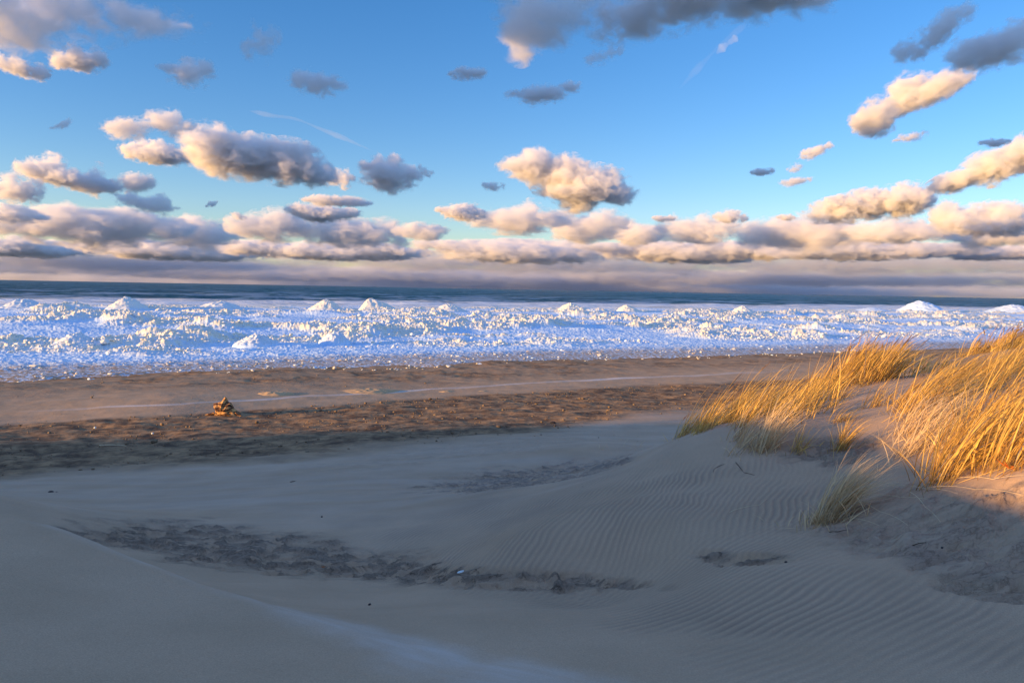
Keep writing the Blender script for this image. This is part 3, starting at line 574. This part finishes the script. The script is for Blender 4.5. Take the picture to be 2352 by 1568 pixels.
# litter: shell shard, leaves
P = hit(1058, 1320); V0, F0 = ico(2); V = V0 * np.array([.036, .012, .004]) * (1 + .15 * n3(V0 * 2)[:, None]); o = raw_mesh('shell_shard', V, F0, SHARD); o.location = P + Vector((0, 0, .03)); o.rotation_euler = (.5, -.1, .6)
tag(o, 'pale shell shard standing in the dark crusted sand', 'shell')
def leaf(px, py, s, lb, rot):
    P = hit(px, py); bm = bmesh.new(); pts = []
    for k in range(40):
        a = k / 40 * 2 * math.pi; rr_ = (.55 + .45 * abs(math.cos(a * .5))) * (.62 + .38 * math.cos(7 * a)); pts.append((rr_ * math.cos(a), .65 * rr_ * math.sin(a)))
    c0 = bm.verts.new((0, 0, .1 * s)); vs_ = [bm.verts.new((p[0] * s, p[1] * s, s * (.35 * p[0] ** 2 + .3 * abs(p[1])))) for p in pts]
    for k in range(40): bm.faces.new((c0, vs_[k], vs_[(k + 1) % 40]))
    me = bpy.data.meshes.new('oak_leaf'); bm.to_mesh(me); bm.free(); me.materials.append(LEAF); o = bpy.data.objects.new('oak_leaf', me); C.objects.link(o)
    o.modifiers.new('thick', 'SOLIDIFY').thickness = s * .02; o.location = P + Vector((0, 0, s * .25)); o.rotation_euler = rot; tag(o, lb, 'leaf')
    tube('stem', [(s * 1.0, 0, s * .35), (s * 1.25, .02 * s, s * .42), (s * 1.5, .1 * s, s * .40)], s * .02, s * .012, LEAF, o); return o
leaf(2318, 1082, .085, 'curled red brown oak leaf under the big right grass clump', (.5, -.3, 2.6))
leaf(741, 1304, .035, 'small orange leaf caught in the dark crusted sand', (.3, .2, 1.0))
# little ochre sand heaps on the beach
for px, py, w_, lb in [(845, 899, 1.5, 'long ochre sand drift beside the white frozen line'), (1024, 899, .42, 'left small ochre sand heap of the pair right of the long drift'), (1108, 898, .3, 'right small ochre sand heap of the pair right of the long drift'), (628, 905, .9, 'flat ochre sand drift above the driftwood stump')]:
    P = hit(px, py); A, Q = np.meshgrid(np.linspace(0, 2 * np.pi, 48), np.linspace(0, 1, 16)); X_ = Q * w_ * np.cos(A) * (1 + .2 * np.sin(A * 3)); Y_ = Q * w_ * .7 * np.sin(A)
    Zm = .16 * min(w_, .8) * (1 - Q ** 2) * (1 + .4 * fbm(X_ * 3 + px, Y_ * 3, 3)) - .02 - .05 * sstep(.8, 1, Q)
    o = grid_mesh('sand_drift', X_, Y_, Zm, OCHRE); o.location = P; o.rotation_euler = (0, 0, .25); tag(o, lb, 'sand drift', 'small ochre sand drifts on the beach')

# ------------------------------------------------------------------ driftwood stump
def driftwood():
    P = hit(520, 953); u_ = P.length / FPX * 1.12
    e = bpy.data.objects.new('driftwood_stump', None); C.objects.link(e); e.location = P; tag(e, 'weathered reddish driftwood stump standing alone on the stony beach', 'driftwood')
    # weathered wedge: outline, then smaller outlines in front of and behind it
    O = [(-24, -2), (-22, 8), (-24, 15), (-25, 21), (-17, 25), (-9, 26), (-5, 31), (-1, 32), (3, 27), (9, 23), (16, 13), (24, 4), (30, -2), (10, -4), (-10, -4)]
    ns = len(O); V = []; F = []
    for dp, sc_, ox, oz in [(11, .35, -3, 8), (9, .75, -1, 3), (3, 1, 0, 0), (-2, .97, 0, 0), (-8, .72, -2, 1.5), (-12, .34, -4, 3)]:
        for k, (a, b) in enumerate(O): V.append(((a * sc_ + ox + .8 * math.sin(k * 2.7 + dp)) * u_, (dp + 1.5 * math.sin(k * 1.9)) * u_, (b * sc_ + oz + .8 * math.cos(k * 3.1 + dp)) * u_))
    for i in range(5):
        for k in range(ns): F.append((i * ns + k, (i + 1) * ns + k, (i + 1) * ns + (k + 1) % ns, i * ns + (k + 1) % ns))
    body = raw_mesh('trunk', V, F, WOOD, False, None, e)
    bm = bmesh.new(); bm.from_mesh(body.data); bmesh.ops.holes_fill(bm, edges=[x for x in bm.edges if x.is_boundary]); bmesh.ops.recalc_face_normals(bm, faces=bm.faces); bm.to_mesh(body.data); bm.free()
    sm = body.modifiers.new('s', 'SUBSURF'); sm.subdivision_type = 'SIMPLE'; sm.levels = sm.render_levels = 4
    tx = bpy.data.textures.new('wood', 'CLOUDS'); tx.noise_scale = .16; dm = body.modifiers.new('d', 'DISPLACE'); dm.texture = tx; dm.strength = .05
    for pts, r0, r1 in [([(-4, 0, 27), (-2, -1, 32), (-1, -1, 35)], 3.6, 1.6), ([(-22, -4, 4), (-30, -7, 2), (-38, -8, 1)], 3.0, .8),
                        ([(18, -3, 6), (25, -6, 1), (31, -7, .5)], 2.5, 1.0)]:
        tube('root', [(a * u_, b * u_, c * u_) for a, b, c in pts], r0 * u_, r1 * u_, WOOD, e, 8)
driftwood()

# ------------------------------------------------------------------ clouds (real volumes at their true distance)
def cloud_mat(name, lobes, size, dens, thr=0.0, tint=(.985, .978, .972, 1), seed=0, stretch=1.0, rag=1.9):
    """vapour: a soft union of ellipsoidal lobes (metres, object space) eaten into by fractal noise"""
    t = NT(name); v = t.n('VolumePrincipled'); v.inputs['Color'].default_value = tint; v.inputs['Anisotropy'].default_value = .1
    oc = t.objc(); f = None
    for (cx, cy, cz, rx, ry, rz) in lobes:
        m = t.n('Mapping', Vector=oc, _vector_type='POINT'); m.inputs['Scale'].default_value = (1 / rx, 1 / ry, 1 / rz); m.inputs['Location'].default_value = (-cx / rx, -cy / ry, -cz / rz)
        L_ = t.n('VectorMath', _operation='LENGTH'); t.put(L_.inputs[0], m.outputs[0]); d_ = L_.outputs['Value']
        f = d_ if f is None else t.math('SMOOTH_MIN', f, d_, .35)
    m = t.n('Mapping', Vector=oc); m.inputs['Scale'].default_value = (1 / stretch, 1 / stretch, 1); m.inputs['Location'].default_value = (seed * 3.7 * size, seed * 1.9 * size, 0)
    n = t.n('TexNoise', Vector=m.outputs[0], Scale=.95 / size, Detail=2.0, Roughness=.5).outputs[0]
    nf = t.n('TexNoise', Vector=m.outputs[0], Scale=2.9 / size, Detail=7.0, Roughness=.66, Distortion=.5).outputs[0]
    g = t.math('ADD', t.math('MULTIPLY', t.math('SUBTRACT', 1.08 - thr, f), 1.7), t.math('ADD', t.math('MULTIPLY', t.math('SUBTRACT', n, .5), rag * 1.1), t.math('MULTIPLY', t.math('SUBTRACT', nf, .5), rag * 2.0)))
    dd = t.n('MapRange', Value=g, _interpolation_type='SMOOTHSTEP'); dd.inputs[1].default_value = 0; dd.inputs[2].default_value = 1.1; dd.inputs[4].default_value = dens / size
    t.put(v.inputs['Density'], dd.outputs[0]); t.t.links.new(v.outputs[0], t.out.inputs['Volume']); t.m.cycles.volume_step_rate = .4; return t.m
def cloud(label, px, py, hw, hh, tilt=0, lobes=None, alt=900.0, dens=9.0, thr=.1, seed=1, depth=.8, group='scattered clouds in the blue sky', name='cloud', nl=7, dist=None, cat='cloud', tint=(.985, .978, .972, 1), stretch=1.0, rag=1.9):
    d = ray(px, py); d.normalize(); el = max(d.z, .012); dist = dist or min(alt / el, 42000.0)
    P = Vector((0, 0, HCAM)) + d * dist; u_ = dist / FPX / math.sqrt(1 + ((px - 1176) / FPX) ** 2); sx, sz = hw * u_, hh * u_
    rs = np.random.RandomState(seed); LL = []
    base = lobes or [(0, -.1, .8, .8)]
    for lx, lz, lw, lh in base: LL.append((lx, rs.uniform(-.15, .15), lz, lw * .95, depth * lw, lh * .9))
    for i in range(max(nl - len(base), 2)):
        x = -.78 + 1.56 * (i + rs.uniform(.2, .8)) / max(nl - len(base), 2); e_ = math.sqrt(1 - x * x); lz0 = 0
        if lobes:
            q = min(base, key=lambda b: abs(b[0] - x)); lz0 = q[1]
        w_ = rs.uniform(.22, .38); h_ = rs.uniform(.32, .95) * (.45 + .55 * e_)
        LL.append((x, rs.uniform(-.3, .3) * depth, lz0 + rs.uniform(-.05, .35) * e_, w_, depth * w_ * 1.3, h_))
    LM = [(a * sx, b * sx, c_ * sz, max(rx * sx, 1), max(ry * sx, 1), rz * sz) for a, b, c_, rx, ry, rz in LL]
    V0, F0 = ico(3); K_ = 1.27 + .05 * (rag > 2); VV = [V0 * np.array(l[3:]) * K_ + np.array(l[:3]) for l in LM]; FF = [F0 + len(V0) * i for i in range(len(LM))]
    ob = raw_mesh(name, np.concatenate(VV), np.concatenate(FF), MAT0)
    vox = max(sz / 10, sx / 40); m = ob.modifiers.new('r', 'REMESH'); m.mode = 'VOXEL'; m.voxel_size = vox
    me = bpy.data.meshes.new_from_object(ob.evaluated_get(bpy.context.evaluated_depsgraph_get())); ob.modifiers.clear(); old = ob.data; ob.data = me; bpy.data.meshes.remove(old)
    me.materials.clear(); me.materials.append(cloud_mat('cloud_vapour', LM, sz, dens, thr, tint, seed, stretch, rag)); me.update()
    ob.location = P; ob.rotation_euler = (0, -R(tilt), -math.atan2(d.x, d.y)); tag(ob, label, cat, group); ob.name = name; return ob
DARK = {'large dark slate', 'dark blue wispy', 'dark slate wisp', 'smaller dark wisp', 'faint grey wisp un', 'dark slate cloud a', 'tiny dark wisp', 'tiny dark scrap', 'dark scrap on top', 'soft grey pink clo', 'ragged dark wisp b', 'dark wisp left und'}
def shade_cloud(ob, hw, hh):
    """an unseen cloud added towards the sun, left of the view, to shade this one"""
    P = ob.location; L_ = 1500.0
    while True:
        Q = P + sd * L_
        if Q.y < 0 or Q.x / Q.y < -1.05: break
        L_ += 250
    u_ = P.length / FPX; a, b = max(hw * u_ * 1.25, 60), max(hh * u_ * 1.9, 60); V0, F0 = ico(3)
    V = V0 * (1 + .22 * n3(V0 * 2 + P.x)[:, None]) * np.array([a * .8, a * 1.1, b]); o = raw_mesh('added_shade_cloud', V, F0, SHADE); o.location = Q; o['kind'] = 'stuff'; return o
t = NT('shade_vapour'); v = t.n('VolumePrincipled'); v.inputs['Color'].default_value = (.97, .96, .95, 1); v.inputs['Density'].default_value = .03; t.t.links.new(v.outputs[0], t.out.inputs['Volume']); SHADE = t.m  # dense vapour of the added clouds that block the sun
MAT0 = simple('blank', (.8, .8, .8, 1), (.8, .8, .8, 1))
CL = [
 # label, px, py, halfwidth, halfheight, tilt, dens, thr, lobes
 ('large warm grey cloud cut by the top edge left of the darker one', 1215, 30, 165, 95, -14, 5, .46, [(-.5, .5, .6, .5), (.15, .1, .55, .7), (-.05, -.5, .3, .4), (.6, .6, .5, .4)]),
 ('large dark slate cloud along the top edge right of centre', 1615, 15, 250, 70, 3, 6, .44, [(-.55, 0, .45, .7), (-.1, .1, .45, .8), (.4, .2, .45, .7), (.8, .1, .22, .9)]),
 ('broad mauve cloud filling the top left corner', 110, 55, 250, 85, 0, 2.6, .48, [(-.5, .2, .6, .8), (.1, .4, .6, .6), (-.2, -.3, .5, .6), (.7, .5, .5, .4)]),
 ('small bright rounded cloud under the mauve corner cloud', 188, 137, 60, 27, 8, 5, .44, None),
 ('orange lit cloud scrap at the left edge below the corner cloud', 45, 155, 62, 22, -12, 4, .46, None),
 ('soft grey cloud with a pink top left of a dark wisp', 435, 168, 58, 34, 4, 3.2, .46, None),
 ('dark blue wispy cloud high in the left half', 600, 102, 50, 42, 25, 2.0, .49, None),
 ('soft grey pink cloud above the long white streak', 727, 188, 66, 33, 2, 3.0, .46, None),
 ('tiny dark wisp alone at the far left', 140, 287, 28, 12, 30, 1.8, .50, None),
 ('ragged pink cloud above left of the big bright cloud', 352, 298, 100, 32, 6, 3, .46, [(-.5, .1, .5, .7), (.25, .5, .4, .9), (.5, -.1, .4, .7)]),
 ('long peach cloud joined to the left of the big bright cloud', 378, 356, 88, 25, 0, 5.5, .42, None),
 ('big bright cloud with a blue grey right end in the left half', 602, 372, 150, 52, -2, 8, .40, [(-.45, .05, .5, .85), (-.05, .1, .5, .9), (.35, .05, .5, .85), (.7, -.2, .35, .6)]),
 ('small dark cloud between the big bright one and the dark one', 778, 408, 38, 26, -10, 4, .46, None),
 ('compact dark blue cloud right of the big bright one', 890, 403, 72, 42, -6, 8, .42, None),
 ('dark cloud with a peach dome at the left side', 155, 412, 108, 36, -4, 7, .42, [(-.5, .2, .4, .8), (.1, 0, .6, .6), (.6, -.1, .4, .5)]),
 ('peach and blue cloud scrap right of the peach domed one', 308, 418, 48, 27, 6, 5, .44, None),
 ('pink cloud against the left edge below the peach domed one', 42, 438, 66, 32, 4, 5, .44, None),
 ('ragged dark wisp below the peach domed cloud', 335, 468, 70, 26, -8, 3, .47, None),
 ('thin grey wisp above the small pink cloud left of centre', 770, 462, 84, 13, 0, 3, .45, None),
 ('small pink cloud resting over the bank left of centre', 742, 490, 78, 20, 0, 5.5, .42, None),
 ('small peach cloud with a dark right half near the centre', 1060, 488, 60, 22, -4, 6.5, .42, None),
 ('big ragged peach and grey cloud right of centre', 1305, 418, 152, 46, -3, 7.5, .41, [(-.6, .4, .4, .55), (-.1, .3, .5, .9), (.35, 0, .5, .8), (.7, -.3, .3, .6), (.1, -.5, .5, .4)]),
 ('dark wisp left under the big ragged cloud', 1132, 428, 32, 12, 0, 2.4, .48, None),
 ('dark slate wisp high above the centre', 1245, 214, 78, 19, 8, 3, .47, None),
 ('smaller dark wisp left of and above the slate wisp', 1073, 168, 50, 13, 4, 2.6, .48, None),
 ('faint grey wisp under the large dark top cloud', 1388, 126, 46, 20, 10, 1.4, .50, None),
 ('slanting peach and slate cloud high at the right', 2092, 235, 122, 42, 24, 7, .42, [(-.6, -.1, .4, .8), (-.1, .3, .5, .7), (.35, .1, .5, .7), (.75, 0, .3, .6)]),
 ('dark slate cloud against the right edge near the top', 2280, 110, 110, 48, 8, 4.5, .45, None),
 ('dark slate wisp sloping beside the top right cloud', 2140, 80, 90, 30, 32, 3, .47, None),
 ('bright cream cloud rising at the right edge', 2325, 372, 155, 46, 15, 9, .41, [(-.6, -.1, .4, .5), (-.15, 0, .5, .8), (.4, .1, .6, 1)]),
 ('long bright cream cloud low in the right half', 2005, 472, 126, 38, 4, 9, .41, [(-.55, -.1, .5, .8), (0, .1, .55, .9), (.5, .1, .45, 1)]),
 ('grey cloud at the right edge beside the long cream one', 2260, 505, 115, 40, -3, 6, .41, None),
 ('small pink slanting cloud high in the right half', 1873, 349, 40, 14, 20, 3.2, .46, None),
 ('faint pink wisp between the dark scrap and the cream cloud', 1826, 418, 40, 11, 8, 2.2, .48, None),
 ('tiny dark scrap alone in the blue right of centre', 1750, 395, 28, 9, 0, 3.4, .46, None),
 ('faint pink wisp below the slanting peach cloud', 2092, 315, 38, 11, 10, 1.8, .49, None),
 ('dark scrap on top of the cream cloud at the right edge', 2285, 327, 35, 10, 0, 3, .46, None),
 ('small peach cloud floating over the bank right of centre', 1675, 499, 40, 16, 0, 5, .43, None),
 ('tiny grey scrap over the left end of the bank', 548, 497, 20, 10, -20, 3, .46, None),
 ('faint small scrap above the tiny grey scrap at left', 487, 469, 15, 7, 25, 2.4, .47, None),
 ('faint dark puff under the small pink slanting cloud', 1826, 386, 20, 13, 15, 2.0, .48, None),
 ('tiny dark wisp beside the right end of the dark compact cloud', 975, 392, 24, 14, -25, 2.0, .48, None),
 ('tiny pink cloud left of the small peach one over the bank', 1523, 502, 30, 9, 0, 3.5, .45, None),
 ('tiny pink cloud right of the small peach one over the bank', 1806, 500, 22, 8, 0, 3.5, .45, None),
]
for i, (lb, px, py, hw, hh, tl, dn, th_, lo_) in enumerate(CL):
    far_ = lb.startswith(('ragged pink', 'long peach', 'dark cloud with a peach', 'peach and blue'))
    o = cloud(lb, px, py, hw * 1.05, hh * 1.1, tl, lo_, alt=1350 if far_ else 900, dens=dn * .8, stretch=1.35, thr=(th_ - .41) * 3.0, seed=i + 1, rag=1.7 + (th_ - .36) * 8)
    if any(lb.startswith(q) for q in DARK): shade_cloud(o, hw, hh)
BK = [
 ('mauve bank cloud at the left edge over the sea', 30, 500, 70, 18, .4), ('wide rounded bank cloud at left with pink top', 215, 522, 190, 36, .38), ('grey domed bank cloud left of the pink pair', 465, 540, 95, 32, .38),
 ('pink bank cloud left of the brightest bank cloud', 615, 525, 92, 27, .38), ('brightest peach bank cloud left of centre', 800, 535, 135, 32, .37), ('peach bank cloud just left of centre', 968, 533, 62, 20, .38),
 ('pale peach bank cloud with ragged top at the centre', 1195, 508, 118, 28, .40), ('mauve bank cloud right of the ragged topped one', 1345, 525, 95, 30, .40), ('blue grey bank cloud between the mauve and golden ones', 1460, 540, 80, 24, .40),
 ('golden bank cloud right of centre', 1595, 532, 92, 27, .37), ('wide bank cloud with golden left end', 1825, 540, 135, 32, .38), ('peach bank cloud under the long cream cloud', 2065, 535, 120, 24, .38), ('dark bank cloud at the right edge', 2290, 540, 130, 28, .38),
 ('low mauve bank streak at the left edge', 60, 575, 150, 15, .38), ('low grey bank streak left of centre', 420, 580, 210, 17, .38), ('low pink bank streak under the brightest bank cloud', 760, 580, 200, 16, .38), ('low grey bank streak at the centre', 1180, 580, 230, 22, .36),
 ('low grey bank streak right of centre', 1580, 580, 230, 20, .36), ('low mauve bank streak under the wide golden one', 1960, 578, 230, 18, .37), ('low mauve bank streak at the right edge', 2280, 580, 180, 16, .37)]
for i, (lb, px, py, hw, hh, th_) in enumerate(BK):
    cloud(lb, px, py - 3, hw * 1.1, hh * 1.5, 0, None, alt=1100, dens=3.4, thr=-.03, seed=60 + i, group='clouds of the bank low over the lake', depth=.5, nl=8, stretch=2.0)
# the farthest deck runs together into one grey mauve layer down to the horizon
for i, (px, py, hw, hh) in enumerate([(260, 598, 520, 34), (1150, 602, 620, 34), (2050, 604, 600, 34), (700, 628, 900, 26), (1800, 634, 900, 28), (1176, 655, 1550, 44)]):
    o = cloud('x', px, py, hw, hh, 0, None, dens=[.9, .9, .9, .8, .8, .8][i], thr=-.05, seed=90 + i, depth=.12, nl=11, stretch=3, rag=1.1, tint=(.80, .815, .85, 1), dist=[34000, 35000, 34500, 40000, 41000, 48000][i])
    for k in ('label', 'category', 'group'): del o[k]
    o.name = 'distant_cloud_layer'; o['kind'] = 'stuff'
# thin high ice-cloud streaks
def streak(pix, wpx, dens, lb):
    t = NT('ice_cloud'); v = t.n('VolumePrincipled'); v.inputs['Color'].default_value = (1, 1, 1, 1); v.inputs['Density'].default_value = dens; t.t.links.new(v.outputs[0], t.out.inputs['Volume'])
    P = []; 
    for px, py in pix: d = ray(px, py); P.append(Vector((0, 0, HCAM)) + d * (24000 / d.length))
    Q = []; n = 28
    for k in range(n):
        u = k / (n - 1) * (len(P) - 1); a = min(int(u), len(P) - 2); f = u - a; p0, p1, p2, p3 = P[max(a - 1, 0)], P[a], P[a + 1], P[min(a + 2, len(P) - 1)]
        Q.append(p1 + .5 * f * (p2 - p0 + f * (2 * p0 - 5 * p1 + 4 * p2 - p3 + f * (3 * (p1 - p2) + p3 - p0))))
    u_ = 24000 / FPX; ob = tube('cirrus_streak', [q - Q[0] for q in Q], 1, 1, t.m, None, 10); ob.location = Q[0]
    me = ob.data; co = np.zeros(len(me.vertices) * 3); me.vertices.foreach_get('co', co); co = co.reshape(n, 10, 3); c = co.mean(1, keepdims=True)
    q = np.linspace(0, 1, n); w = wpx * u_ * (np.interp(q, [0, .12, .3, .5, .72, .9, 1], [.1, .8, .6, .35, 1.0, .35, .05]) + .12 * n2(q * 9, q * 0 + 2.0)); co = c + (co - c) * w[:, None, None]
    me.vertices.foreach_set('co', co.reshape(-1)); me.update(); return tag(ob, lb, 'cloud streak', 'thin white high streaks')
streak([(572, 254), (620, 265), (680, 274), (740, 298), (800, 322), (858, 348)], 6.5, .0011, 'long thin white streak curving across the blue above the big bright cloud')
streak([(1695, 84), (1680, 95), (1662, 108), (1645, 124)], 11, .0011, 'short bright white streak under the dark top cloud')
streak([(1720, 50), (1660, 100), (1610, 150), (1560, 205)], 9, .00028, 'faint long streak trailing down left of the short bright one')
bpy.data.materials.remove(MAT0)
